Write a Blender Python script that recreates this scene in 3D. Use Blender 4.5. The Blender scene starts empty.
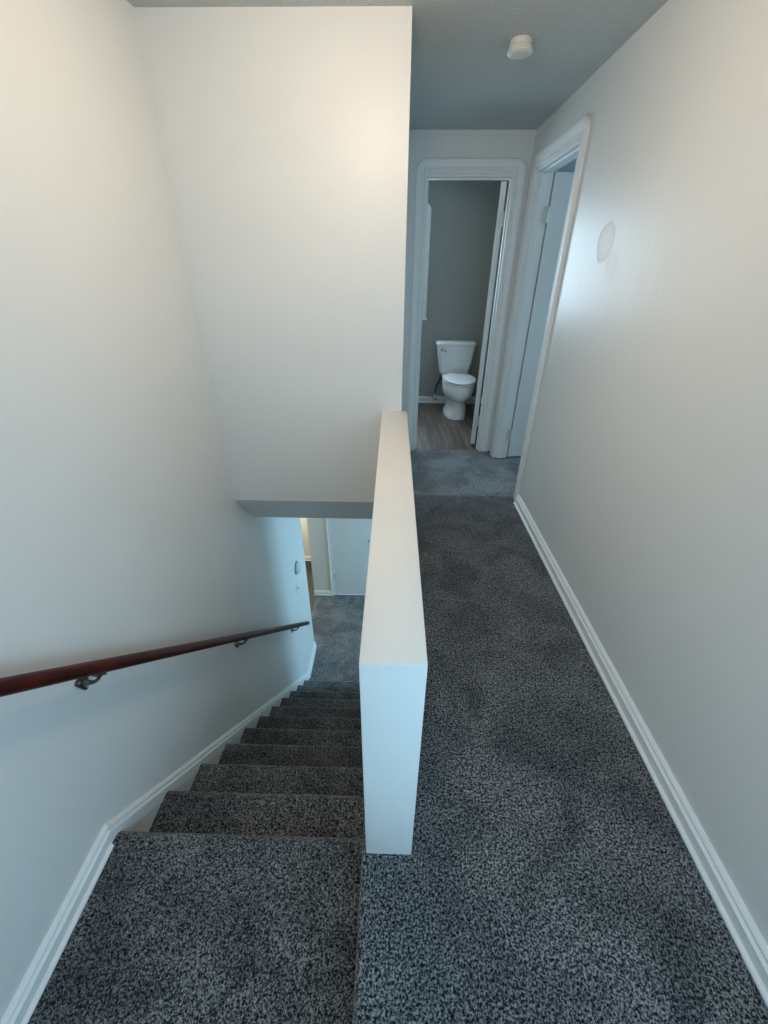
import bpy, bmesh, math, random
from mathutils import Vector, Matrix

random.seed(7)
SC = bpy.context.scene
COL = SC.collection
S = 0.93                       # layout units -> metres


def V3(p):
    return Vector((p[0] * S, p[1] * S, p[2] * S))


# ------------------------------------------------------------------ camera
cam_d = bpy.data.cameras.new('camera')
cam = bpy.data.objects.new('camera', cam_d)
COL.objects.link(cam)
rt = Vector((0.99971845, 0.02312911, 0.00529857))
up = Vector((-0.01632481, 0.50837425, 0.86098149))
fw = Vector((-0.01722008, 0.86082557, -0.5086087))
m = Matrix((rt, up, -fw)).transposed().to_4x4()
m.translation = V3((0, 0, 1.6))
cam.matrix_world = m
cam_d.sensor_fit = 'VERTICAL'
cam_d.sensor_height = 24.0
cam_d.lens = 24.0 * 411.9945 / 1024.0
cam_d.clip_start = 0.02
SC.camera = cam

# ------------------------------------------------------------------ colour management, sky, lights
SC.view_settings.view_transform = 'Standard'
SC.view_settings.look = 'None'
SC.view_settings.gamma = 1.0
SC.view_settings.use_curve_mapping = False
SC.view_settings.exposure = 0.0
SC.cycles.max_bounces = 10
SC.cycles.diffuse_bounces = 6
SC.cycles.sample_clamp_indirect = 4.0
SC.cycles.caustics_reflective = False
SC.cycles.caustics_refractive = False

world = bpy.data.worlds.new('sky')
SC.world = world
world.use_nodes = True
world.node_tree.nodes['Background'].inputs[0].default_value = (0.55, 0.75, 1.0, 1)
world.node_tree.nodes['Background'].inputs[1].default_value = 0.6

WARM = (1.0, 0.79, 0.585)
DAY = (0.38, 0.73, 1.0)


def lamp(name, loc, power, col, radius=0.09):
    d = bpy.data.lights.new(name, 'POINT')
    d.energy = power
    d.color = col
    d.shadow_soft_size = radius
    o = bpy.data.objects.new(name, d)
    o.location = V3(loc)
    COL.objects.link(o)
    return o


def area(name, loc, target, sx, sy, power, col):
    d = bpy.data.lights.new(name, 'AREA')
    d.shape = 'RECTANGLE'
    d.size = sx * S
    d.size_y = sy * S
    d.energy = power
    d.color = col
    o = bpy.data.objects.new(name, d)
    o.location = V3(loc)
    dirv = V3(target) - V3(loc)
    o.rotation_euler = dirv.to_track_quat('-Z', 'Y').to_euler()
    COL.objects.link(o)
    return o


lamp('hall_ceiling_lamp', (-0.10, 1.40, 2.22), 18, WARM, 0.13)
area('back_window_daylight', (0.40, -1.08, 1.32), (-0.1, 1.2, 0.3), 1.05, 1.75, 13, DAY)
area('added_side_fill', (1.13, -0.52, 1.05), (-1.0, 0.25, 0.55), 0.7, 1.7, 12, DAY)  # added bluish fill for the low left wall, through a made-up doorway
area('bath_window_daylight', (-0.05, 5.95, 1.65), (-0.05, 4.0, 1.4), 0.8, 1.2, 50, (0.62, 0.84, 1.0))
area('bedroom_window_daylight', (3.3, 3.42, 1.45), (1.0, 3.35, 0.9), 0.9, 1.3, 18, DAY)
area('lower_window_daylight', (3.3, 3.9, -1.2), (-1.0, 3.75, -1.7), 1.6, 1.5, 95, DAY)
lamp('side_room_lamp', (-1.9, 5.5, -1.2), 36, (1.0, 0.97, 0.86), 0.12)


# ------------------------------------------------------------------ materials
def new_mat(name):
    mt = bpy.data.materials.new(name)
    mt.use_nodes = True
    nt = mt.node_tree
    return mt, nt, nt.nodes['Principled BSDF']


def nd(nt, t, **kw):
    n = nt.nodes.new(t)
    for k, v in kw.items():
        setattr(n, k, v)
    return n


def pos(nt, scale=(1, 1, 1)):
    g = nd(nt, 'ShaderNodeNewGeometry')
    mp = nd(nt, 'ShaderNodeMapping')
    mp.inputs['Scale'].default_value = scale
    nt.links.new(g.outputs['Position'], mp.inputs['Vector'])
    return mp.outputs['Vector']


def noise(nt, vec, scale, detail=2.0, rough=0.5, dist=0.0):
    n = nd(nt, 'ShaderNodeTexNoise')
    n.inputs['Scale'].default_value = scale
    n.inputs['Detail'].default_value = detail
    n.inputs['Roughness'].default_value = rough
    n.inputs['Distortion'].default_value = dist
    nt.links.new(vec, n.inputs['Vector'])
    return n.outputs['Fac']


def ramp(nt, fac, stops, interp='LINEAR'):
    r = nd(nt, 'ShaderNodeValToRGB')
    r.color_ramp.interpolation = interp
    els = r.color_ramp.elements
    els[0].position, els[0].color = stops[0][0], (*stops[0][1], 1)
    els[1].position, els[1].color = stops[-1][0], (*stops[-1][1], 1)
    for p, c in stops[1:-1]:
        e = els.new(p)
        e.color = (*c, 1)
    nt.links.new(fac, r.inputs['Fac'])
    return r.outputs['Color']


def bump(nt, bs, h, strength, dist):
    b = nd(nt, 'ShaderNodeBump')
    b.inputs['Strength'].default_value = strength
    b.inputs['Distance'].default_value = dist
    nt.links.new(h, b.inputs['Height'])
    nt.links.new(b.outputs['Normal'], bs.inputs['Normal'])


def mixc(nt, a, b, fac, mode='MIX'):
    x = nd(nt, 'ShaderNodeMix', data_type='RGBA', blend_type=mode)
    for sock, v in ((6, a), (7, b), (0, fac)):
        if hasattr(v, 'links'):
            nt.links.new(v, x.inputs[sock])
        else:
            x.inputs[sock].default_value = v if sock == 0 else (*v, 1)
    return x.outputs[2]


def paint(name, col, rough=0.5, bscale=55, bstr=0.05, var=0.03, spec=0.5):
    mt, nt, bs = new_mat(name)
    p = pos(nt)
    v = noise(nt, p, 1.7, 3)
    lo = tuple(c * (1 - var) for c in col)
    nt.links.new(ramp(nt, v, [(0.3, lo), (0.7, col)]), bs.inputs['Base Color'])
    bs.inputs['Roughness'].default_value = rough
    bs.inputs['Specular IOR Level'].default_value = spec
    bump(nt, bs, noise(nt, p, bscale, 4), bstr, 0.01)
    return mt


def plain(name, col, rough=0.4, metal=0.0, var=0.06, scale=30):
    mt, nt, bs = new_mat(name)
    v = noise(nt, pos(nt), scale, 2)
    nt.links.new(ramp(nt, v, [(0.3, tuple(c * (1 - var) for c in col)), (0.7, col)]), bs.inputs['Base Color'])
    bs.inputs['Roughness'].default_value = rough
    bs.inputs['Metallic'].default_value = metal
    return mt


def carpet(name, gain=1.0):
    mt, nt, bs = new_mat(name)
    p = pos(nt)
    f1, f2 = noise(nt, p, 185, 2.0, 0.6, 0.6), noise(nt, p, 105, 2.0, 0.55, 0.6)
    mx = nd(nt, 'ShaderNodeMix', data_type='FLOAT')
    mx.inputs[0].default_value = 0.24
    nt.links.new(f1, mx.inputs[2])
    nt.links.new(f2, mx.inputs[3])
    f = mx.outputs[0]
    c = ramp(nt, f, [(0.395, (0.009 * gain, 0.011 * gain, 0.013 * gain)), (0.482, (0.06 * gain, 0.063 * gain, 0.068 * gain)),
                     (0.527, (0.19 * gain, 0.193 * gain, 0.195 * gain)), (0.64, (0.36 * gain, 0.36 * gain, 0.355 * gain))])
    lay = noise(nt, p, 4.2, 2.0, 0.5, 0.9)
    tone = ramp(nt, lay, [(0.33, (0.62, 0.625, 0.64)), (0.62, (1.10, 1.09, 1.07))])
    nt.links.new(mixc(nt, c, tone, 1.0, 'MULTIPLY'), bs.inputs['Base Color'])
    bs.inputs['Roughness'].default_value = 1.0
    bs.inputs['Specular IOR Level'].default_value = 0.05
    bs.inputs['Sheen Weight'].default_value = 0.36
    bs.inputs['Sheen Roughness'].default_value = 0.35
    bump(nt, bs, f, 0.6, 0.015)
    return mt


def planks(name, a, b, c):
    mt, nt, bs = new_mat(name)
    p = pos(nt)
    br = nd(nt, 'ShaderNodeTexBrick')
    sw = nd(nt, 'ShaderNodeMapping')
    sw.inputs['Rotation'].default_value = (0, 0, math.pi / 2)
    nt.links.new(p, sw.inputs['Vector'])
    nt.links.new(sw.outputs['Vector'], br.inputs['Vector'])
    br.inputs['Color1'].default_value = (0.75, 0.75, 0.75, 1)
    br.inputs['Color2'].default_value = (1.1, 1.1, 1.1, 1)
    br.inputs['Mortar'].default_value = (0.35, 0.33, 0.3, 1)
    br.inputs['Scale'].default_value = 1.0
    br.inputs['Mortar Size'].default_value = 0.0025
    br.inputs['Brick Width'].default_value = 1.2
    br.inputs['Row Height'].default_value = 0.16
    g = noise(nt, pos(nt, (22, 1.6, 10)), 1.0, 5, 0.6, 0.8)
    col = ramp(nt, g, [(0.3, a), (0.5, b), (0.72, c)])
    nt.links.new(mixc(nt, col, br.outputs['Color'], 1.0, 'MULTIPLY'), bs.inputs['Base Color'])
    bs.inputs['Roughness'].default_value = 0.42
    bump(nt, bs, g, 0.1, 0.005)
    return mt


WHITE = (0.78, 0.775, 0.75)
M = {}
M['wall'] = paint('wall_paint', WHITE, 0.42, 60, 0.04)
M['cap'] = paint('half_wall_paint', (0.85, 0.835, 0.80), 0.5, 190, 0.12, 0.05)
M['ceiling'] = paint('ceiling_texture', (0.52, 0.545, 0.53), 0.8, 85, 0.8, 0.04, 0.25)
M['trim'] = paint('trim_enamel', (0.84, 0.845, 0.83), 0.45, 40, 0.02)
M['door'] = paint('door_enamel', (0.78, 0.79, 0.78), 0.33, 40, 0.02)
M['bath'] = paint('grey_bath_paint', (0.34, 0.34, 0.318), 0.5, 60, 0.03)
M['cream'] = paint('cream_paint', (0.82, 0.80, 0.70), 0.5, 60, 0.03)
M['carpet'] = carpet('charcoal_carpet')
M['carpet2'] = carpet('charcoal_carpet_paler', 1.4)  # same speckle with its colours scaled up, for bedroom and lower floors
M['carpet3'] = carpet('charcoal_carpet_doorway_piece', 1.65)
M['vinyl'] = planks('grey_brown_planks', (0.095, 0.068, 0.052), (0.17, 0.128, 0.10), (0.28, 0.225, 0.185))
M['oak'] = planks('brown_planks', (0.04, 0.03, 0.021), (0.075, 0.056, 0.04), (0.12, 0.092, 0.066))
M['porcelain'] = plain('porcelain', (0.90, 0.91, 0.90), 0.12, 0, 0.02)
M['seat'] = plain('toilet_seat_plastic', (0.84, 0.86, 0.85), 0.22, 0, 0.02)
M['chrome'] = plain('chrome', (0.72, 0.73, 0.74), 0.15, 1.0)
M['bronze'] = plain('aged_bronze', (0.17, 0.155, 0.13), 0.32, 0.9, 0.3, 60)
M['screw'] = plain('bright_screw', (0.6, 0.6, 0.56), 0.3, 1.0)
M['hose'] = plain('dark_braided_hose', (0.03, 0.032, 0.035), 0.4, 0.3, 0.5, 300)
M['plastic'] = plain('ivory_plastic', (0.74, 0.71, 0.65), 0.45)
M['white_plastic'] = plain('white_plastic', (0.80, 0.80, 0.78), 0.4)
M['grey_plastic'] = plain('grey_plastic', (0.16, 0.17, 0.18), 0.4)
M['hinge'] = plain('painted_hinge', (0.70, 0.71, 0.69), 0.3, 0.2)
M['slot'] = plain('dark_slot', (0.03, 0.03, 0.03), 0.7)


def wood_mat():
    mt, nt, bs = new_mat('cherry_stained_wood')
    g = noise(nt, pos(nt, (60, 6, 6)), 1.0, 5, 0.6, 0.5)
    nt.links.new(ramp(nt, g, [(0.3, (0.022, 0.003, 0.002)), (0.55, (0.055, 0.008, 0.005)), (0.8, (0.11, 0.02, 0.011))]),
                 bs.inputs['Base Color'])
    bs.inputs['Roughness'].default_value = 0.38
    bs.inputs['Specular IOR Level'].default_value = 0.18
    return mt


M['cherry'] = wood_mat()


def glass_mat():
    mt = bpy.data.materials.new('window_glass')
    mt.use_nodes = True
    nt = mt.node_tree
    nt.nodes.clear()
    out = nd(nt, 'ShaderNodeOutputMaterial')
    tr = nd(nt, 'ShaderNodeBsdfTransparent')
    gl = nd(nt, 'ShaderNodeBsdfGlossy')
    gl.inputs['Roughness'].default_value = 0.03
    mx = nd(nt, 'ShaderNodeMixShader')
    mx.inputs[0].default_value = 0.06
    nt.links.new(tr.outputs[0], mx.inputs[1])
    nt.links.new(gl.outputs[0], mx.inputs[2])
    nt.links.new(mx.outputs[0], out.inputs[0])
    return mt


M['glass'] = glass_mat()


def scuffed_wall():
    """wall paint with the two dull rubbed spots beside the bedroom door"""
    mt, nt, bs = new_mat('wall_paint_scuffed')
    p = pos(nt)
    base = ramp(nt, noise(nt, p, 1.7, 3), [(0.3, tuple(c * 0.97 for c in WHITE)), (0.7, WHITE)])
    wob = nd(nt, 'ShaderNodeTexNoise')
    wob.inputs['Scale'].default_value = 14
    wob.inputs['Detail'].default_value = 3
    nt.links.new(p, wob.inputs['Vector'])
    fac = None
    for (y, z, r) in ((2.365, 1.715, 0.085), (2.245, 1.61, 0.06)):
        sub = nd(nt, 'ShaderNodeVectorMath', operation='SUBTRACT')
        nt.links.new(p, sub.inputs[0])
        sub.inputs[1].default_value = V3((1.0, y, z))
        w = nd(nt, 'ShaderNodeVectorMath', operation='MULTIPLY_ADD')
        nt.links.new(wob.outputs['Color'], w.inputs[0])
        w.inputs[1].default_value = (0.04, 0.04, 0.04)
        w.inputs[2].default_value = (-0.02, -0.02, -0.02)
        ad = nd(nt, 'ShaderNodeVectorMath', operation='ADD')
        nt.links.new(sub.outputs[0], ad.inputs[0])
        nt.links.new(w.outputs[0], ad.inputs[1])
        ln = nd(nt, 'ShaderNodeVectorMath', operation='LENGTH')
        nt.links.new(ad.outputs[0], ln.inputs[0])
        rr = r * S
        k = ramp(nt, ln.outputs['Value'], [(0.0, (0.25,) * 3), (rr * 0.84, (0.35,) * 3), (rr * 0.95, (1.0,) * 3), (rr * 1.04, (0.0,) * 3)])
        fac = k if fac is None else mixc(nt, fac, k, 0.45, 'ADD')
    col = mixc(nt, base, (0.70, 0.695, 0.67), fac)
    nt.links.new(col, bs.inputs['Base Color'])
    nt.links.new(ramp(nt, fac, [(0.0, (0.40,) * 3), (1.0, (0.58,) * 3)]), bs.inputs['Roughness'])
    bump(nt, bs, noise(nt, pos(nt, (40, 26, 5)), 1.0, 4), 0.07, 0.01)
    return mt


M['scuffed'] = scuffed_wall()


# ------------------------------------------------------------------ mesh helpers
def new():
    return bmesh.new()


def box(bm, a, b, bev=0.0, seg=2):
    x0, y0, z0 = a
    x1, y1, z1 = b
    vs = [bm.verts.new(V3(p)) for p in ((x0, y0, z0), (x1, y0, z0), (x1, y1, z0), (x0, y1, z0),
                                        (x0, y0, z1), (x1, y0, z1), (x1, y1, z1), (x0, y1, z1))]
    fs = [bm.faces.new([vs[i] for i in q]) for q in ((3, 2, 1, 0), (4, 5, 6, 7), (0, 1, 5, 4), (1, 2, 6, 5), (2, 3, 7, 6), (3, 0, 4, 7))]
    if bev > 0:
        es = list({e for f in fs for e in f.edges})
        bmesh.ops.bevel(bm, geom=es, offset=bev * S, segments=seg, affect='EDGES', profile=0.5)
    return vs


def prism(bm, poly, x0, x1):
    """poly of (y, z) extruded from x0 to x1"""
    a = [bm.verts.new(V3((x0, y, z))) for y, z in poly]
    b = [bm.verts.new(V3((x1, y, z))) for y, z in poly]
    n = len(poly)
    bm.faces.new(a)
    bm.faces.new(b[::-1])
    for i in range(n):
        j = (i + 1) % n
        bm.faces.new((a[j], a[i], b[i], b[j]))


def loft(bm, rings, cap=True):
    vr = [[bm.verts.new(V3(p)) for p in r] for r in rings]
    n = len(vr[0])
    for a, b in zip(vr, vr[1:]):
        for i in range(n):
            j = (i + 1) % n
            bm.faces.new((a[i], a[j], b[j], b[i]))
    if cap:
        bm.faces.new(vr[0][::-1])
        bm.faces.new(vr[-1])
    return vr


def tube(bm, pts, r, n=12, radii=None):
    pts = [Vector(p) for p in pts]
    rings = []
    ref = None
    for i, p in enumerate(pts):
        d = (pts[min(i + 1, len(pts) - 1)] - pts[max(i - 1, 0)]).normalized()
        if ref is None:
            ref = Vector((1, 0, 0)) if abs(d.x) < 0.8 else Vector((0, 0, 1))
        u = (ref - d * ref.dot(d)).normalized()
        ref = u
        v = d.cross(u)
        rr = radii[i] if radii else r
        rings.append([p + rr * (math.cos(2 * math.pi * k / n) * u + math.sin(2 * math.pi * k / n) * v) for k in range(n)])
    loft(bm, rings)


def lathe(bm, c, axis, prof, n=32):
    """prof of (radius, distance along axis) from c"""
    c = Vector(c)
    ax = Vector(axis).normalized()
    u = ax.orthogonal().normalized()
    v = ax.cross(u)
    loft(bm, [[c + ax * h + r * (math.cos(2 * math.pi * k / n) * u + math.sin(2 * math.pi * k / n) * v) for k in range(n)]
              for r, h in prof])


def obj(name, bm, mat, parent=None, smooth=False, angle=40):
    bmesh.ops.recalc_face_normals(bm, faces=bm.faces)
    lo = [min(v.co[i] for v in bm.verts) for i in range(3)]
    hi = [max(v.co[i] for v in bm.verts) for i in range(3)]
    o3 = Vector(((lo[0] + hi[0]) / 2, (lo[1] + hi[1]) / 2, lo[2]))
    base = Vector((0, 0, 0))
    q = parent
    while q is not None:
        base += q.location
        q = q.parent
    for v in bm.verts:
        v.co -= o3
    me = bpy.data.meshes.new(name)
    bm.to_mesh(me)
    bm.free()
    me.materials.append(mat)
    if smooth:
        for p in me.polygons:
            p.use_smooth = True
        me.set_sharp_from_angle(angle=math.radians(angle))
    o = bpy.data.objects.new(name, me)
    COL.objects.link(o)
    o.location = o3 - base
    if parent is not None:
        o.parent = parent
    return o


def thing(name, label, cat, loc, group=None):
    o = bpy.data.objects.new(name, None)
    o.empty_display_size = 0.05
    COL.objects.link(o)
    o.location = V3(loc)
    o['label'] = label
    o['category'] = cat
    if group:
        o['group'] = group
    return o


def struct(name, bm, mat, label=None, smooth=False, parent=None, angle=40):
    o = obj(name, bm, mat, parent, smooth, angle)
    if parent is None:
        o['kind'] = 'structure'
        if label:
            o['label'] = label
            o['category'] = 'structure'
    return o


# ------------------------------------------------------------------ layout numbers
XL, XR = -1.027, 1.0           # stair wall, hall right wall
HX0, HX1 = -0.062, 0.0815      # half wall
HY0, HZ = 0.573, 0.8944
YB = 2.342                     # wall over the stairs
XE = 0.05                      # its right edge
YT = 3.97                      # bathroom wall
ZC = 2.465
ZLAND, RISE = -0.2312, 0.2426
ZL = -2.9
NOSE = [0.712, 0.968, 1.219, 1.470, 1.722, 1.971, 2.221, 2.473, 2.724, 2.973, 3.222]
YEND = 3.95                    # left wall ends
YF = 4.991                     # lower far wall
YBACK = 5.753                  # bathroom back wall
DZ = 2.215                     # door opening height
BX0, BX1 = 0.227, 0.885        # bathroom opening
RY0, RY1 = 2.96, 3.80          # bedroom opening

# ------------------------------------------------------------------ walls
bm = new()
box(bm, (XL - 0.14, -1.12, ZL), (XL, YEND, ZC))
struct('wall_left', bm, M['wall'], 'tall white wall along the left of the stairs, carrying the handrail')

bm = new()
box(bm, (XR, -1.12, 0), (XR + 0.12, -0.9, ZC))
box(bm, (XR, -0.9, DZ), (XR + 0.12, -0.14, ZC))  # head of an unseen doorway, added to let the side fill in
box(bm, (XR, -0.14, 0), (XR + 0.12, RY0, ZC))
box(bm, (XR, RY0, DZ), (XR + 0.12, RY1, ZC))
box(bm, (XR, RY1, 0), (XR + 0.12, YT, ZC))
struct('wall_right', bm, M['scuffed'], 'long white hallway wall on the right with two dull rubbed spots')

bm = new()
prism(bm, [(YB, 0.289), (2.638, -0.021), (2.80, -0.021), (2.80, 0.30), (2.46, 0.30), (2.46, ZC), (YB, ZC)], XL, HX0)
box(bm, (HX0, YB, 0), (XE, 2.46, ZC))
struct('wall_front', bm, M['wall'], 'white wall hanging over the stairwell with a sloped underside')

bm = new()
box(bm, (HX0, 2.46, 0), (XE, YT, ZC))
struct('wall_hall_left', bm, M['wall'])

bm = new()
box(bm, (HX0, HY0, 0), (HX1, YB, HZ), 0.004, 2)
struct('wall_half', bm, M['cap'], 'white half wall between the stairs and the hallway', True, None, 30)

bm = new()
box(bm, (HX0 + 0.002, 0.7125, ZL), (-0.03, 3.15, ZLAND))
box(bm, (HX0 + 0.002, 0.667, ZLAND), (-0.0305, YB, -0.001))
box(bm, (HX0 + 0.002, YB, ZLAND), (-0.03, 3.15, -0.03))
struct('wall_stair_right', bm, M['wall'])

bm = new()
box(bm, (-0.05, YT, 0), (BX0 - 0.008, YT + 0.12, ZC))
box(bm, (BX0 - 0.008, YT, DZ), (BX1 + 0.008, YT + 0.12, ZC))
box(bm, (BX1 + 0.008, YT, 0), (3.2, YT + 0.12, ZC))
struct('wall_hall_end', bm, M['wall'], 'short white wall at the hallway end around the bathroom doorway')

# window wall behind the camera (daylight comes through it)
bm = new()
box(bm, (XL, -1.12, ZL), (-0.1, -1.0, ZC))
box(bm, (0.97, -1.12, ZL), (1.0, -1.0, ZC))
box(bm, (-0.1, -1.12, ZL), (0.97, -1.0, 0.4))
box(bm, (-0.1, -1.12, 2.22), (0.97, -1.0, ZC))
struct('wall_back', bm, M['wall'])

# bathroom shell
WX0, WX1, WZ0, WZ1 = -0.42, 0.328, 1.085, 2.165
bm = new()
box(bm, (-0.7, YBACK, 0), (WX0, YBACK + 0.12, ZC))
box(bm, (WX1, YBACK, 0), (1.47, YBACK + 0.12, ZC))
box(bm, (WX0, YBACK, 0), (WX1, YBACK + 0.12, WZ0))
box(bm, (WX0, YBACK, WZ1), (WX1, YBACK + 0.12, ZC))
struct('wall_bath_back', bm, M['bath'], 'grey bathroom wall behind the toilet')
bm = new()
box(bm, (1.35, YT + 0.12, 0), (1.47, YBACK, ZC))
struct('wall_bath_right', bm, M['bath'])
bm = new()
box(bm, (-0.7, YT + 0.12, 0), (-0.58, YBACK, ZC))
struct('wall_bath_left', bm, M['bath'])
bm = new()
box(bm, (-0.58, YT + 0.12, 0), (BX0 - 0.03, YT + 0.128, ZC))
box(bm, (1.0, YT + 0.12, 0), (1.35, YT + 0.128, ZC))
struct('wall_bath_front', bm, M['bath'])

# bedroom shell behind the right doorway
bm = new()
box(bm, (3.2, 1.6, 0), (3.3, 2.95, ZC))
box(bm, (3.2, 3.88, 0), (3.3, YT, ZC))
box(bm, (3.2, 2.95, 0), (3.3, 3.88, 0.8))
box(bm, (3.2, 2.95, 2.1), (3.3, 3.88, ZC))
struct('wall_bedroom_window', bm, M['wall'])
bm = new()
box(bm, (1.12, 1.5, 0), (3.3, 1.6, ZC))
struct('wall_bedroom_near', bm, M['wall'])

# lower floor walls
bm = new()
box(bm, (-1.205, YF, ZL), (-0.872, 5.884, -0.021))
box(bm, (-0.04, YF, ZL), (3.2, YF + 0.12, -0.25))
box(bm, (-0.872, YF, ZL + DZ), (-0.04, YF + 0.12, -0.021))
struct('wall_lower_far', bm, M['wall'], 'white wall beside the door at the bottom of the stairs')
bm = new()
box(bm, (-3.1, 5.884, ZL), (-1.217, 6.0, -0.021))
struct('wall_lower_cream', bm, M['cream'], 'cream wall seen beyond the foot of the stairs')
bm = new()
box(bm, (-3.1, 2.6, ZL), (-3.0, 5.884, -0.021))
box(bm, (-3.0, 2.6, ZL), (XL - 0.14, 2.7, -0.021))
struct('wall_lower_left', bm, M['cream'])
bm = new()
box(bm, (3.2, 2.4, ZL), (3.3, 2.95, -0.25))
box(bm, (3.2, 4.8, ZL), (3.3, YF + 0.12, -0.25))
box(bm, (3.2, 2.95, ZL), (3.3, 4.8, -2.1))
box(bm, (3.2, 2.95, -0.5), (3.3, 4.8, -0.25))
box(bm, (3.17, 3.84, -2.1), (3.3, 3.95, -0.5))
struct('wall_lower_window', bm, M['wall'])
bm = new()
box(bm, (-0.03, 3.03, ZL), (3.2, 3.15, -0.262))
struct('wall_lower_near', bm, M['wall'])

# ------------------------------------------------------------------ ceilings
bm = new()
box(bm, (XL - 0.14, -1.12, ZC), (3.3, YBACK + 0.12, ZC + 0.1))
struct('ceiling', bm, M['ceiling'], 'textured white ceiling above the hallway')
bm = new()
box(bm, (-3.1, 2.80, -0.021), (-0.0625, 6.0, -0.002))
box(bm, (-0.03, 2.95, -0.26), (3.3, YF + 0.12, -0.235))
struct('ceiling_lower', bm, M['ceiling'])

# ------------------------------------------------------------------ floors
EDGE = -0.076
YSEAM = 2.99


def nosed_floor(bm, poly, z0, z1, pick, r):
    lo = [bm.verts.new(V3((x, y, z0))) for x, y in poly]
    hi = [bm.verts.new(V3((x, y, z1))) for x, y in poly]
    n = len(poly)
    bm.faces.new(hi)
    bm.faces.new(lo[::-1])
    for i in range(n):
        j = (i + 1) % n
        bm.faces.new((lo[i], lo[j], hi[j], hi[i]))
    bm.edges.ensure_lookup_table()
    es = [e for e in bm.edges if all(abs(v.co.z - z1 * S) < 1e-5 for v in e.verts) and pick(*[v.co / S for v in e.verts])]
    bmesh.ops.bevel(bm, geom=es, offset=r * S, segments=5, affect='EDGES', profile=0.5)


bm = new()
nosed_floor(bm, [(EDGE, -1.0), (XR, -1.0), (XR, YSEAM), (-0.03, YSEAM), (-0.03, 0.665), (EDGE, 0.665)], ZLAND, 0.0,
            lambda a, b: a.x < -0.07 and b.x < -0.07, 0.022)
struct('floor', bm, M['carpet'], 'charcoal speckled carpet of the hallway', True)
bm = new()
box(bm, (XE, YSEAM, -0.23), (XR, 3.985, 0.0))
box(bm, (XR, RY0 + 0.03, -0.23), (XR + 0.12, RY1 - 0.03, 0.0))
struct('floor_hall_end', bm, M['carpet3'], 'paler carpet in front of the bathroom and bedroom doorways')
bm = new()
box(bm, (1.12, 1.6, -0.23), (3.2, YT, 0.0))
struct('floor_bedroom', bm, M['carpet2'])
bm = new()
box(bm, (BX0 - 0.02, 3.985, -0.2), (BX1 + 0.02, YT + 0.12, -0.006))
box(bm, (-0.58, YT + 0.12, -0.2), (1.35, YBACK, -0.006))
struct('floor_bath', bm, M['vinyl'], 'grey brown plank floor of the bathroom')
bm = new()
nosed_floor(bm, [(-1.0115, -1.0), (EDGE, -1.0), (EDGE, NOSE[0]), (-1.0115, NOSE[0])], ZLAND - RISE, ZLAND,
            lambda a, b: a.y > NOSE[0] - 0.01 and b.y > NOSE[0] - 0.01, 0.03)
struct('floor_landing', bm, M['carpet'], 'carpeted landing at the top of the stairs', True)
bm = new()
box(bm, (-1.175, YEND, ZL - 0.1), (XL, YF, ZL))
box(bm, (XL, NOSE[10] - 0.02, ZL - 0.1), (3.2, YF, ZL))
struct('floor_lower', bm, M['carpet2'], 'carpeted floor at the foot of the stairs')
bm = new()
box(bm, (-3.0, 2.7, ZL - 0.1), (-1.175, 5.884, ZL - 0.004))
struct('floor_lower_wood', bm, M['oak'], 'brown wood floor beyond the foot of the stairs')

# ------------------------------------------------------------------ staircase
st = thing('staircase', 'flight of charcoal carpeted stairs descending left of the half wall', 'stairs', (-0.53, NOSE[5], ZL))
for k in range(1, 11):
    z = ZLAND - RISE * k
    y0, y1 = NOSE[k - 1] - 0.022, NOSE[k]
    zb = z - RISE
    bm = new()
    r = 0.030
    prof = [(y0, zb), (y1 - 0.022, zb), (y1 - 0.022, z - 2 * r)]
    for i in range(9):
        a = -math.pi / 2 + math.pi * i / 8
        prof.append((y1 - r + r * math.cos(a), z - r + r * math.sin(a)))
    prof.append((y0, z))
    NX = 36
    rings = []
    for i in range(NX + 1):
        x = -1.0115 + (-0.0635 + 1.0115) * i / NX
        ring = []
        for (py, pz) in prof:
            j = 0.0
            if pz > z - 2 * r + 1e-6 and py > y0 + 0.05 and 0 < i < NX:
                j = random.uniform(-0.002, 0.002)
            ring.append((x, py + j, pz + j * 0.5))
        rings.append(ring)
    loft(bm, rings)
    obj('step', bm, M['carpet'], st, True, 50)

# ------------------------------------------------------------------ baseboards
BB = [(0.0, 0.0), (0.030, 0.0), (0.030, 0.004), (0.028, 0.008), (0.018, 0.013), (0.018, 0.050), (0.022, 0.053), (0.021, 0.057),
      (0.010, 0.062), (0.010, 0.066), (0.015, 0.070), (0.015, 0.074), (0.011, 0.080), (0.004, 0.085), (0.0, 0.085)]


def sweep_yz(bm, path, x, sgn, prof=BB, top=0.085, only=None):
    """profile swept along a (y, z) polyline that is its top edge, on the wall plane x"""
    rings = []
    n = len(path)
    for i in range(n):
        p = Vector(path[i])
        nrm = []
        for a, b in ((i - 1, i), (i, i + 1)):
            if a >= 0 and b < n:
                d = (Vector(path[b]) - Vector(path[a])).normalized()
                nrm.append(Vector((-d.y, d.x)))
        mv = sum(nrm, Vector((0, 0))) / len(nrm)
        mv = mv / mv.length_squared
        rings.append([(x + sgn * t, p.x + mv.x * (h - top), p.y + mv.y * (h - top)) for t, h in prof])
    loft(bm, rings if only is None else rings[only[0]:only[1] + 1])


def run_box(bm, a, b, prof=BB, nrm=(0, -1)):
    """straight baseboard from a to b (x, y) at height z, nrm pointing into the room"""
    (ax, ay, z), (bx, by, _) = a, b
    loft(bm, [[(px + nrm[0] * t, py + nrm[1] * t, z + h) for t, h in prof] for px, py in ((ax, ay), (bx, by))])


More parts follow.
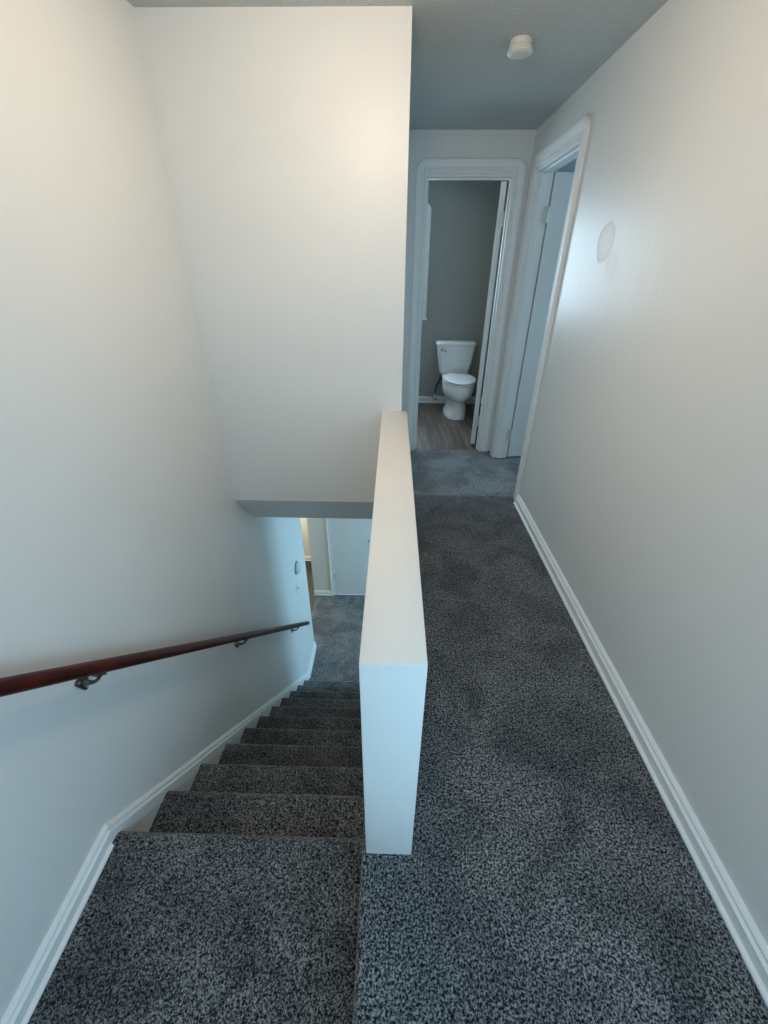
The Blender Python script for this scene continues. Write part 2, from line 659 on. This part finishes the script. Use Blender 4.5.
bm = new()
sweep_yz(bm, [(-0.14, 0.085), (2.878, 0.085)], XR, -1)
struct('baseboard_right', bm, M['trim'], 'white moulded baseboard along the right hallway wall', True, None, 25)

bm = new()
slope = -0.9666
yk = 0.69
zt_ = ZLAND + 0.083
yl = yk + (ZL + 0.085 - zt_) / slope
BBS = [(0.0, 0.0), (0.0155, 0.0), (0.018, 0.003), (0.018, 0.050)] + BB[6:]
lp = [(-1.0, zt_), (yk, zt_), (yl, ZL + 0.085), (YEND, ZL + 0.085)]
for k, pf in ((0, BB), (1, BBS), (2, BB)):
    sweep_yz(bm, lp, XL, 1, pf, 0.085, (k, k + 1))
struct('baseboard_left', bm, M['trim'], 'white baseboard stepping down the left wall beside the stairs', True, None, 25)

bm = new()
o_ = 0.085
prism(bm, [(0.735, zt_ - o_ - 0.045), (yl - 0.05, ZL + 0.09), (yl - 0.02, ZL + 0.001), (yl - 0.6, ZL + 0.001), (0.735, zt_ - 0.62)], XL, XL + 0.0145)
struct('trim_1', bm, M['trim'], 'white skirt board between the treads and the left wall')

bm = new()
run_box(bm, (-0.58, YBACK, -0.006), (0.70, YBACK, -0.006))
run_box(bm, (0.70, YBACK, -0.006), (1.35, YBACK, -0.006))
struct('baseboard_bath', bm, M['trim'], 'white baseboard behind the toilet', True, None, 25)
bm = new()
run_box(bm, (-1.205, YF, ZL), (-0.934, YF, ZL))
struct('baseboard_lower', bm, M['trim'], 'short white baseboard left of the door below', True, None, 25)
bm = new()
run_box(bm, (-3.0, 5.884, ZL), (-1.217, 5.884, ZL))
struct('baseboard_cream', bm, M['trim'], 'white baseboard under the cream wall', True, None, 25)

# ------------------------------------------------------------------ casings
CAS = [(0.0, 0.0), (0.0, 0.008), (0.003, 0.012), (0.013, 0.012), (0.018, 0.003), (0.024, 0.003), (0.030, 0.012), (0.046, 0.015), (0.066, 0.020), (0.076, 0.019),
       (0.081, 0.013), (0.082, 0.0)]


def casing(bm, P, u0, u1, v0, v1, prof=CAS, fan=7, closed=False):
    st_ = []
    if closed:
        corners = [(u0, v0, 180, 270), (u1, v0, 270, 360), (u1, v1, 0, 90), (u0, v1, 90, 180)]
        for (u, v, a, b) in corners:
            st_ += [(u, v, a + (b - a) * i / fan) for i in range(fan + 1)]
        st_.append(st_[0])
    else:
        st_.append((u0, v0, 180))
        st_ += [(u0, v1, 180 - 90 * i / fan) for i in range(fan + 1)]
        st_ += [(u1, v1, 90 - 90 * i / fan) for i in range(fan + 1)]
        st_.append((u1, v0, 0))
    rings = []
    for u, v, a in st_:
        c, s = math.cos(math.radians(a)), math.sin(math.radians(a))
        rings.append([P(u + c * o, v + s * o, t) for o, t in prof])
    loft(bm, rings, not closed)
    if closed:
        bmesh.ops.remove_doubles(bm, verts=bm.verts, dist=1e-5)


bm = new()
casing(bm, lambda u, v, t: (u, YT - t, v), BX0, BX1, 0.0, DZ + 0.010)
struct('trim_2', bm, M['trim'], 'white moulded casing around the bathroom doorway', True, None, 25)
bm = new()
casing(bm, lambda u, v, t: (XR - t, u, v), RY0, RY1, 0.0, DZ + 0.005)
struct('trim_3', bm, M['trim'], 'white moulded casing around the right doorway', True, None, 25)

# jamb linings with door stops
bm = new()
y0, y1 = YT + 0.001, YT + 0.13
box(bm, (BX0 - 0.008, y0, 0), (BX0 + 0.008, y1, DZ), 0.002)
box(bm, (BX1 - 0.006, y0, 0), (BX1 + 0.008, y1, DZ), 0.002)
box(bm, (BX0 + 0.008, y0, DZ - 0.014), (BX1 - 0.006, y1, DZ), 0.002)
box(bm, (BX1 - 0.018, y0 + 0.04, 0), (BX1 - 0.006, y0 + 0.075, DZ - 0.014), 0.003)
box(bm, (BX0 + 0.008, y0 + 0.04, 0), (BX0 + 0.02, y0 + 0.075, DZ - 0.014), 0.003)
box(bm, (BX0 + 0.02, y0 + 0.04, DZ - 0.026), (BX1 - 0.018, y0 + 0.075, DZ - 0.014), 0.003)
struct('trim_4', bm, M['trim'], 'white jamb lining of the bathroom doorway')
bm = new()
x0, x1 = XR + 0.001, XR + 0.125
box(bm, (x0, RY0 - 0.008, 0), (x1, RY0 + 0.008, DZ), 0.002)
box(bm, (x0, RY1 - 0.008, 0), (x1, RY1 + 0.008, DZ), 0.002)
box(bm, (x0, RY0 + 0.008, DZ - 0.014), (x1, RY1 - 0.008, DZ), 0.002)
box(bm, (x0 + 0.03, RY1 - 0.02, 0), (x0 + 0.07, RY1 - 0.008, DZ - 0.014), 0.003)
box(bm, (x0 + 0.03, RY0 + 0.008, 0), (x0 + 0.07, RY0 + 0.02, DZ - 0.014), 0.003)
box(bm, (x0 + 0.03, RY0 + 0.02, DZ - 0.026), (x0 + 0.07, RY1 - 0.02, DZ - 0.014), 0.003)
struct('trim_5', bm, M['trim'], 'white jamb lining of the right doorway')


# ------------------------------------------------------------------ doors
def hinge_at(c, ax, parent, w=0.012, h=0.10):
    """knuckle barrel plus a leaf plate; ax is the direction the plate lies in"""
    bm = new()
    tube(bm, [(c[0], c[1], c[2] - h / 2), (c[0], c[1], c[2] + h / 2)], 0.008, 10)
    d = Vector(ax).normalized()
    n = Vector((-d.y, d.x, 0))
    p0 = Vector(c) - n * 0.003
    pts = [p0, p0 + d * 0.034, p0 + d * 0.034 + n * 0.006, p0 + n * 0.006]
    lo = [(p.x, p.y, c[2] - h / 2) for p in pts]
    hi = [(p.x, p.y, c[2] + h / 2) for p in pts]
    loft(bm, [lo, hi])
    return obj('hinge', bm, M['hinge'], parent, True)


def leaf(name, hinge, ang, length, thick, z0, z1, mat, label):
    """slab from its hinge corner along ang (degrees), thickness to its left"""
    d = Vector((math.cos(math.radians(ang)), math.sin(math.radians(ang)), 0))
    n = Vector((-d.y, d.x, 0))
    h = Vector((hinge[0], hinge[1], 0))
    pts = [h, h + d * length, h + d * length + n * thick, h + n * thick]
    bm = new()
    vs = loft(bm, [[(p.x, p.y, z0) for p in pts], [(p.x, p.y, z1) for p in pts]])
    bmesh.ops.bevel(bm, geom=list(bm.edges), offset=0.002, segments=2, affect='EDGES', profile=0.5)
    return struct(name, bm, mat, label), d, n


# bathroom door: hinged on the right jamb, swung into the bathroom, hinge edge to the hall
bd, d, n = leaf('door_1', (0.868, YT + 0.150), 78, 0.64, 0.045, 0.012, DZ - 0.02, M['door'],
                'white bathroom door swung inward, its narrow edge facing the hall')
for z in (0.27, 1.95):
    hinge_at((0.872, YT + 0.140, z), (-1, 0.05, 0), bd)
# bedroom door: hinged on the far jamb, swung into the bedroom
rd, d, n = leaf('door_2', (XR + 0.135, RY1 - 0.012), 8, 0.80, 0.042, 0.016, DZ - 0.012, M['door'],
                'plain white door standing open inside the right doorway')
for z in (0.24, 1.95):
    hinge_at((XR + 0.128, RY1 - 0.016, z), (-1, 0, 0), rd)
kb = new()
lathe(kb, (XR + 0.135 + 0.74, RY1 + 0.03, 1.0), (0, -1, 0), [(0.03, 0), (0.03, 0.006), (0.012, 0.012), (0.012, 0.03), (0.028, 0.045), (0.03, 0.06), (0.02, 0.072), (0.004, 0.075)], 20)
obj('door_handle', kb, M['chrome'], rd, True)

# door at the foot of the stairs
bm = new()
box(bm, (-0.866, YF + 0.012, ZL + 0.004), (-0.046, YF + 0.055, ZL + DZ - 0.01), 0.003)
ld = struct('door_3', bm, M['door'], 'closed white door facing the foot of the stairs')
for z in (ZL + 0.37, ZL + 1.95):
    hinge_at((-0.872, YF - 0.003, z), (1, 0, 0), ld)
kb = new()
lathe(kb, (-0.325, YF + 0.012, ZL + 1.05), (0, -1, 0), [(0.010, 0), (0.010, 0.012), (0.014, 0.017), (0.014, 0.024), (0.004, 0.027)], 18)
obj('door_handle', kb, M['chrome'], ld, True)
bm = new()
SM = [(o * 0.72, t) for o, t in CAS]
casing(bm, lambda u, v, t: (u, YF - t, v), -0.874, -0.038, ZL, ZL + DZ, SM)
struct('trim_6', bm, M['trim'], 'white casing around the lower door', True, None, 25)

# ------------------------------------------------------------------ bathroom window
bm = new()
casing(bm, lambda u, v, t: (u, YBACK - t, v), WX0, WX1, WZ0 - 0.02, WZ1, [(o * 0.93, t) for o, t in CAS])
wn = struct('window_1', bm, M['trim'], 'white cased window on the grey bathroom wall, left of the toilet', True, None, 25)
bm = new()
box(bm, (WX0 - 0.09, YBACK - 0.032, WZ0 - 0.045), (WX1 + 0.085, YBACK + 0.03, WZ0 - 0.02), 0.004)
obj('window_sill', bm, M['trim'], wn)
bm = new()
f = 0.035
yg = YBACK + 0.05
zm = (WZ0 + WZ1) / 2
for (a, b) in (((WX0, yg, WZ0), (WX0 + f, yg + 0.03, WZ1)), ((WX1 - f, yg, WZ0), (WX1, yg + 0.03, WZ1)),
               ((WX0 + f, yg, WZ0), (WX1 - f, yg + 0.03, WZ0 + f)), ((WX0 + f, yg, WZ1 - f), (WX1 - f, yg + 0.03, WZ1)),
               ((WX0 + f, yg, zm - 0.02), (WX1 - f, yg + 0.03, zm + 0.02))):
    box(bm, a, b, 0.003)
obj('window_frame', bm, M['trim'], wn)
for (a, b) in ((WZ0 + f, zm - 0.02), (zm + 0.02, WZ1 - f)):
    bm = new()
    box(bm, (WX0 + f, yg + 0.012, a), (WX1 - f, yg + 0.018, b))
    obj('pane', bm, M['glass'], wn)

# ------------------------------------------------------------------ handrail
RXC = XL + 0.070
hr = thing('handrail', 'dark cherry wood handrail fixed along the left stair wall', 'handrail', (RXC, 1.9, -0.5))


def rail_z(y):
    return 0.705 + (y - 0.632) * (-1.998 - 0.705) / (3.491 - 0.632)


bm = new()
dr = Vector((0, 1, (-1.998 - 0.705) / (3.491 - 0.632))).normalized()
nu = Vector((0, -dr.z, dr.y))
prof = []
R_ = 0.0235
for i in range(20):
    a = math.radians(-55 + 290 * i / 19)
    prof.append((R_ * math.cos(a), R_ * math.sin(a)))
ys = [(0.10, 0.55), (0.106, 0.85), (0.118, 1.0)] + [(0.2 + 0.3 * i, 1.0) for i in range(11)] + [(3.478, 1.0), (3.490, 0.85), (3.496, 0.55)]
rings = []
for y, k in ys:
    c = Vector((RXC, y, rail_z(y)))
    rings.append([c + Vector((1, 0, 0)) * px * k + nu * pz * k for px, pz in prof])
loft(bm, rings)
obj('rail', bm, M['cherry'], hr, True, 50)

for yb_ in (0.885, 1.925, 3.095):
    zr = rail_z(yb_)
    c = Vector((XL, yb_ - 0.008, zr - 0.064))
    bm = new()
    # rounded triangular wall plate
    outl = []
    for (ay, az, rr) in ((-0.019, 0.016, 0.010), (0.019, 0.016, 0.010), (0.0, -0.026, 0.011)):
        for i in range(8):
            a0 = {(-0.019): 60, 0.019: -60, 0.0: 180}[ay]
            a = math.radians(a0 + 30 + 120 * i / 7) if ay != 0.0 else math.radians(210 + 120 * i / 7)
            outl.append((ay + rr * math.cos(a), az + rr * math.sin(a)))
    outl.sort(key=lambda q: math.atan2(q[1], q[0]))
    loft(bm, [[(XL, c.y + a, c.z + b) for a, b in outl], [(XL + 0.006, c.y + a, c.z + b) for a, b in outl],
              [(XL + 0.009, c.y + a * 0.85, c.z + b * 0.85) for a, b in outl]])
    # curved arm
    under = Vector((RXC, yb_ + 0.012, rail_z(yb_ + 0.012))) - nu * 0.024
    arm = []
    for i in range(9):
        t = i / 8
        p0, p1, p2, p3 = c + Vector((0.006, 0, -0.004)), c + Vector((0.035, 0.006, -0.014)), under - nu * 0.022, under
        arm.append(p0 * (1 - t) ** 3 + p1 * 3 * t * (1 - t) ** 2 + p2 * 3 * t * t * (1 - t) + p3 * t ** 3)
    tube(bm, arm, 0.008, 10, [0.012, 0.010, 0.008, 0.007, 0.006, 0.006, 0.006, 0.007, 0.009])
    # saddle strap under the rail
    for s0, s1, wd in ((-0.024, 0.024, 0.009),):
        q = [under + dr * s0 - Vector((1, 0, 0)) * wd, under + dr * s1 - Vector((1, 0, 0)) * wd,
             under + dr * s1 + Vector((1, 0, 0)) * wd, under + dr * s0 + Vector((1, 0, 0)) * wd]
        loft(bm, [[p - nu * 0.004 for p in q], [p + nu * 0.0015 for p in q]])
    br = obj('bracket', bm, M['bronze'], hr, True, 40)
    for (ay, az) in ((-0.019, 0.016), (0.019, 0.016), (0.0, -0.026)):
        sb = new()
        lathe(sb, (XL + 0.0085, c.y + ay * 0.9, c.z + az * 0.9), (1, 0, 0), [(0.006, 0), (0.0055, 0.002), (0.003, 0.0035)], 12)
        obj('screw', sb, M['screw'], br, True)
    for s_ in (-0.018, 0.018):
        sb = new()
        lathe(sb, under + dr * s_ - nu * 0.0035, -nu, [(0.005, 0), (0.0045, 0.002), (0.002, 0.003)], 12)
        obj('screw', sb, M['screw'], br, True)

# ------------------------------------------------------------------ smoke detector
dc = (0.535, 2.612)
sd = thing('smoke_detector', 'small round off-white smoke detector on the hallway ceiling', 'smoke detector', (dc[0], dc[1], ZC - 0.055))
bm = new()
lathe(bm, (dc[0], dc[1], ZC), (0, 0, -1), [(0.044, 0), (0.044, 0.004), (0.048, 0.005), (0.048, 0.019), (0.046, 0.021)], 40)
obj('mounting_base', bm, M['plastic'], sd, True)
bm = new()
lathe(bm, (dc[0], dc[1], ZC - 0.021), (0, 0, -1), [(0.046, 0), (0.050, 0.002), (0.055, 0.018), (0.055, 0.022), (0.050, 0.026), (0.030, 0.029), (0.006, 0.030)], 40)
obj('cover', bm, M['plastic'], sd, True)

# ------------------------------------------------------------------ thermostat and switch low on the left wall
tc = (XL, 3.545, -1.22)
th = thing('thermostat', 'round thermostat on the left wall near the foot of the stairs', 'thermostat', tc)
bm = new()
lathe(bm, tc, (1, 0, 0), [(0.075, 0), (0.075, 0.006), (0.070, 0.010)], 40)
obj('wall_plate', bm, M['grey_plastic'], th, True)
bm = new()
lathe(bm, (XL + 0.010, tc[1], tc[2]), (1, 0, 0), [(0.066, 0), (0.064, 0.022), (0.058, 0.028), (0.050, 0.030)], 40)
obj('housing', bm, M['white_plastic'], th, True)
bm = new()
lathe(bm, (XL + 0.040, tc[1], tc[2]), (1, 0, 0), [(0.044, 0), (0.042, 0.006), (0.036, 0.008)], 40)
obj('dial', bm, M['white_plastic'], th, True)

sc_ = (XL, 3.485, -1.46)
sw = thing('light_switch', 'white light switch just below the round thermostat', 'light switch', sc_)
bm = new()
box(bm, (XL, sc_[1] - 0.038, sc_[2] - 0.06), (XL + 0.006, sc_[1] + 0.038, sc_[2] + 0.06), 0.0025)
obj('cover_plate', bm, M['white_plastic'], sw)
bm = new()
box(bm, (XL + 0.006, sc_[1] - 0.006, sc_[2] - 0.014), (XL + 0.010, sc_[1] + 0.006, sc_[2] + 0.014), 0.001)
tube(bm, [(XL + 0.006, sc_[1], sc_[2]), (XL + 0.022, sc_[1], sc_[2] + 0.010)], 0.004, 8)
obj('toggle', bm, M['grey_plastic'], sw)

# ------------------------------------------------------------------ toilet
TX = 0.785
BF = -0.006
tl = thing('toilet', 'white two-piece toilet against the grey bathroom wall', 'toilet', (TX, 5.3, BF))


def rrect(cx, cy, hw, hd, r, z, n=6):
    pts = []
    for (sx, sy, a0) in ((1, 1, 0), (-1, 1, 90), (-1, -1, 180), (1, -1, 270)):
        for i in range(n + 1):
            a = math.radians(a0 + 90 * i / n)
            pts.append((cx + sx * (hw - r) + r * math.cos(a), cy + sy * (hd - r) + r * math.sin(a), z))
    return pts


def egg(cx, yf, yb, hw, z, n=48, wide=0.58, ex=2.0):
    """oval outline: round front at yf, widest part at 'wide' of the length, blunter back at yb"""
    pts = []
    ym = yf + (yb - yf) * wide
    for i in range(n):
        a = 2 * math.pi * i / n
        c, s = math.cos(a), math.sin(a)
        e = 2.0 / ex
        x = hw * math.copysign(abs(c) ** e, c)
        y = s * (yb - ym) if s > 0 else s * (ym - yf)
        if s > 0:
            x = hw * math.copysign(abs(c) ** 0.7, c)
        pts.append((cx + x, ym + y, z))
    return pts


TK = TX + 0.005
TY = 5.625
bm = new()
loft(bm, [rrect(TK, TY, 0.170, 0.080, 0.04, 0.425), rrect(TK, TY, 0.192, 0.092, 0.045, 0.440), rrect(TK, TY - 0.002, 0.205, 0.098, 0.045, 0.52),
          rrect(TK, TY - 0.005, 0.225, 0.104, 0.045, 0.64), rrect(TK, TY - 0.008, 0.240, 0.110, 0.045, 0.760), rrect(TK, TY - 0.008, 0.240, 0.110, 0.045, 0.768)])
tank = obj('tank', bm, M['porcelain'], tl, True, 60)
bm = new()
ly = TY - 0.010
loft(bm, [rrect(TK, ly, 0.242, 0.112, 0.05, 0.768), rrect(TK, ly, 0.252, 0.122, 0.06, 0.775), rrect(TK, ly, 0.256, 0.126, 0.065, 0.788),
          rrect(TK, ly, 0.254, 0.124, 0.065, 0.802), rrect(TK, ly, 0.244, 0.114, 0.06, 0.812), rrect(TK, ly, 0.22, 0.09, 0.05, 0.816)])
obj('tank_lid', bm, M['porcelain'], tl, True, 60)
bm = new()
fy = TY - 0.113
lathe(bm, (TK - 0.182, fy, 0.726), (0, -1, 0), [(0.017, 0), (0.017, 0.006), (0.011, 0.010), (0.009, 0.020)], 18)
tube(bm, [(TK - 0.182, fy - 0.018, 0.726), (TK - 0.165, fy - 0.022, 0.722), (TK - 0.145, fy - 0.022, 0.712), (TK - 0.132, fy - 0.020, 0.704)], 0.008, 10, [0.010, 0.009, 0.011, 0.008])
obj('flush_lever', bm, M['chrome'], tank, True)
bm = new()
YF0 = 4.93
secs = [(-0.006, 4.975, 5.56, 0.138, 0.008), (0.03, 4.975, 5.56, 0.137, 0.008), (0.055, 4.985, 5.56, 0.124, 0.018), (0.12, 4.99, 5.56, 0.118, 0.022),
        (0.205, 4.99, 5.56, 0.118, 0.024), (0.212, 4.975, 5.57, 0.126, 0.024), (0.226, 4.945, 5.575, 0.148, 0.023), (0.25, 4.91, 5.58, 0.170, 0.022), (0.285, 4.885, 5.59, 0.185, 0.021),
        (0.33, 4.87, 5.59, 0.193, 0.02), (0.37, 4.865, 5.58, 0.194, 0.02), (0.400, 4.868, 5.57, 0.192, 0.02), (0.414, 4.876, 5.565, 0.186, 0.02)]
loft(bm, [egg(TX + dx, a, b, w, z, wide=0.52, ex=3.2 if z < 0.2 else 2.1) for z, a, b, w, dx in secs])
TX += 0.02
bowl = obj('bowl', bm, M['porcelain'], tl, True, 70)
bm = new()
loft(bm, [rrect(TX, 5.58, 0.115, 0.125, 0.04, 0.20), rrect(TX, 5.58, 0.15, 0.13, 0.04, 0.33), rrect(TX, 5.58, 0.18, 0.135, 0.04, 0.40), rrect(TX, 5.58, 0.175, 0.13, 0.04, 0.4255)])
obj('tank_shelf', bm, M['porcelain'], bowl, True, 60)
for s_ in (-1, 1):
    bm = new()
    lathe(bm, (TX + s_ * 0.118, 5.33, 0.028), (s_ * 0.5, 0, 1), [(0.017, 0), (0.016, 0.012), (0.010, 0.02), (0.002, 0.022)], 16)
    obj('bolt_cap', bm, M['porcelain'], bowl, True)
bm = new()
loft(bm, [egg(TX, 4.875, 5.44, 0.184, 0.4175), egg(TX, 4.86, 5.44, 0.193, 0.4215), egg(TX, 4.85, 5.44, 0.197, 0.425), egg(TX, 4.85, 5.44, 0.197, 0.434), egg(TX, 4.862, 5.435, 0.190, 0.438), egg(TX, 4.885, 5.43, 0.176, 0.441)])
obj('seat', bm, M['seat'], tl, True, 50)
bm = new()
loft(bm, [egg(TX, 4.885, 5.44, 0.174, 0.4445), egg(TX, 4.86, 5.44, 0.192, 0.4475), egg(TX, 4.85, 5.445, 0.197, 0.450), egg(TX, 4.85, 5.445, 0.197, 0.458), egg(TX, 4.86, 5.44, 0.184, 0.462),
          egg(TX, 4.97, 5.40, 0.14, 0.467), egg(TX, 5.05, 5.32, 0.07, 0.469)])
sl = obj('seat_lid', bm, M['seat'], tl, True, 50)
for s_ in (-1, 1):
    bm = new()
    box(bm, (TX + s_ * 0.07 - 0.025, 5.445, 0.427), (TX + s_ * 0.07 + 0.025, 5.485, 0.458), 0.008, 3)
    obj('hinge', bm, M['seat'], sl, True)

# water supply
WX = 0.575
bm = new()
lathe(bm, (WX, YBACK - 0.017, 0.075), (0, -1, 0), [(0.030, 0), (0.028, 0.004), (0.012, 0.008), (0.012, 0.045), (0.016, 0.047), (0.016, 0.075), (0.008, 0.078)], 20)
tube(bm, [(WX, YBACK - 0.078, 0.075), (WX, YBACK - 0.078, 0.145)], 0.011, 12)
vb = obj('water_supply_valve', bm, M['chrome'], tl, True)
bm = new()
lathe(bm, (WX, YBACK - 0.096, 0.075), (0, -1, 0), [(0.010, 0), (0.021, 0.004), (0.023, 0.012), (0.018, 0.018), (0.004, 0.02)], 20)
obj('valve_handle', bm, M['chrome'], vb, True)
bm = new()
pts = []
for i in range(15):
    t = i / 14
    p0, p1, p2, p3 = Vector((WX, YBACK - 0.078, 0.14)), Vector((WX - 0.005, YBACK - 0.085, 0.30)), Vector((0.626, 5.625, 0.26)), Vector((0.634, 5.625, 0.424))
    pts.append(p0 * (1 - t) ** 3 + p1 * 3 * t * (1 - t) ** 2 + p2 * 3 * t * t * (1 - t) + p3 * t ** 3)
tube(bm, pts, 0.0095, 10)
obj('hose', bm, M['hose'], vb, True)
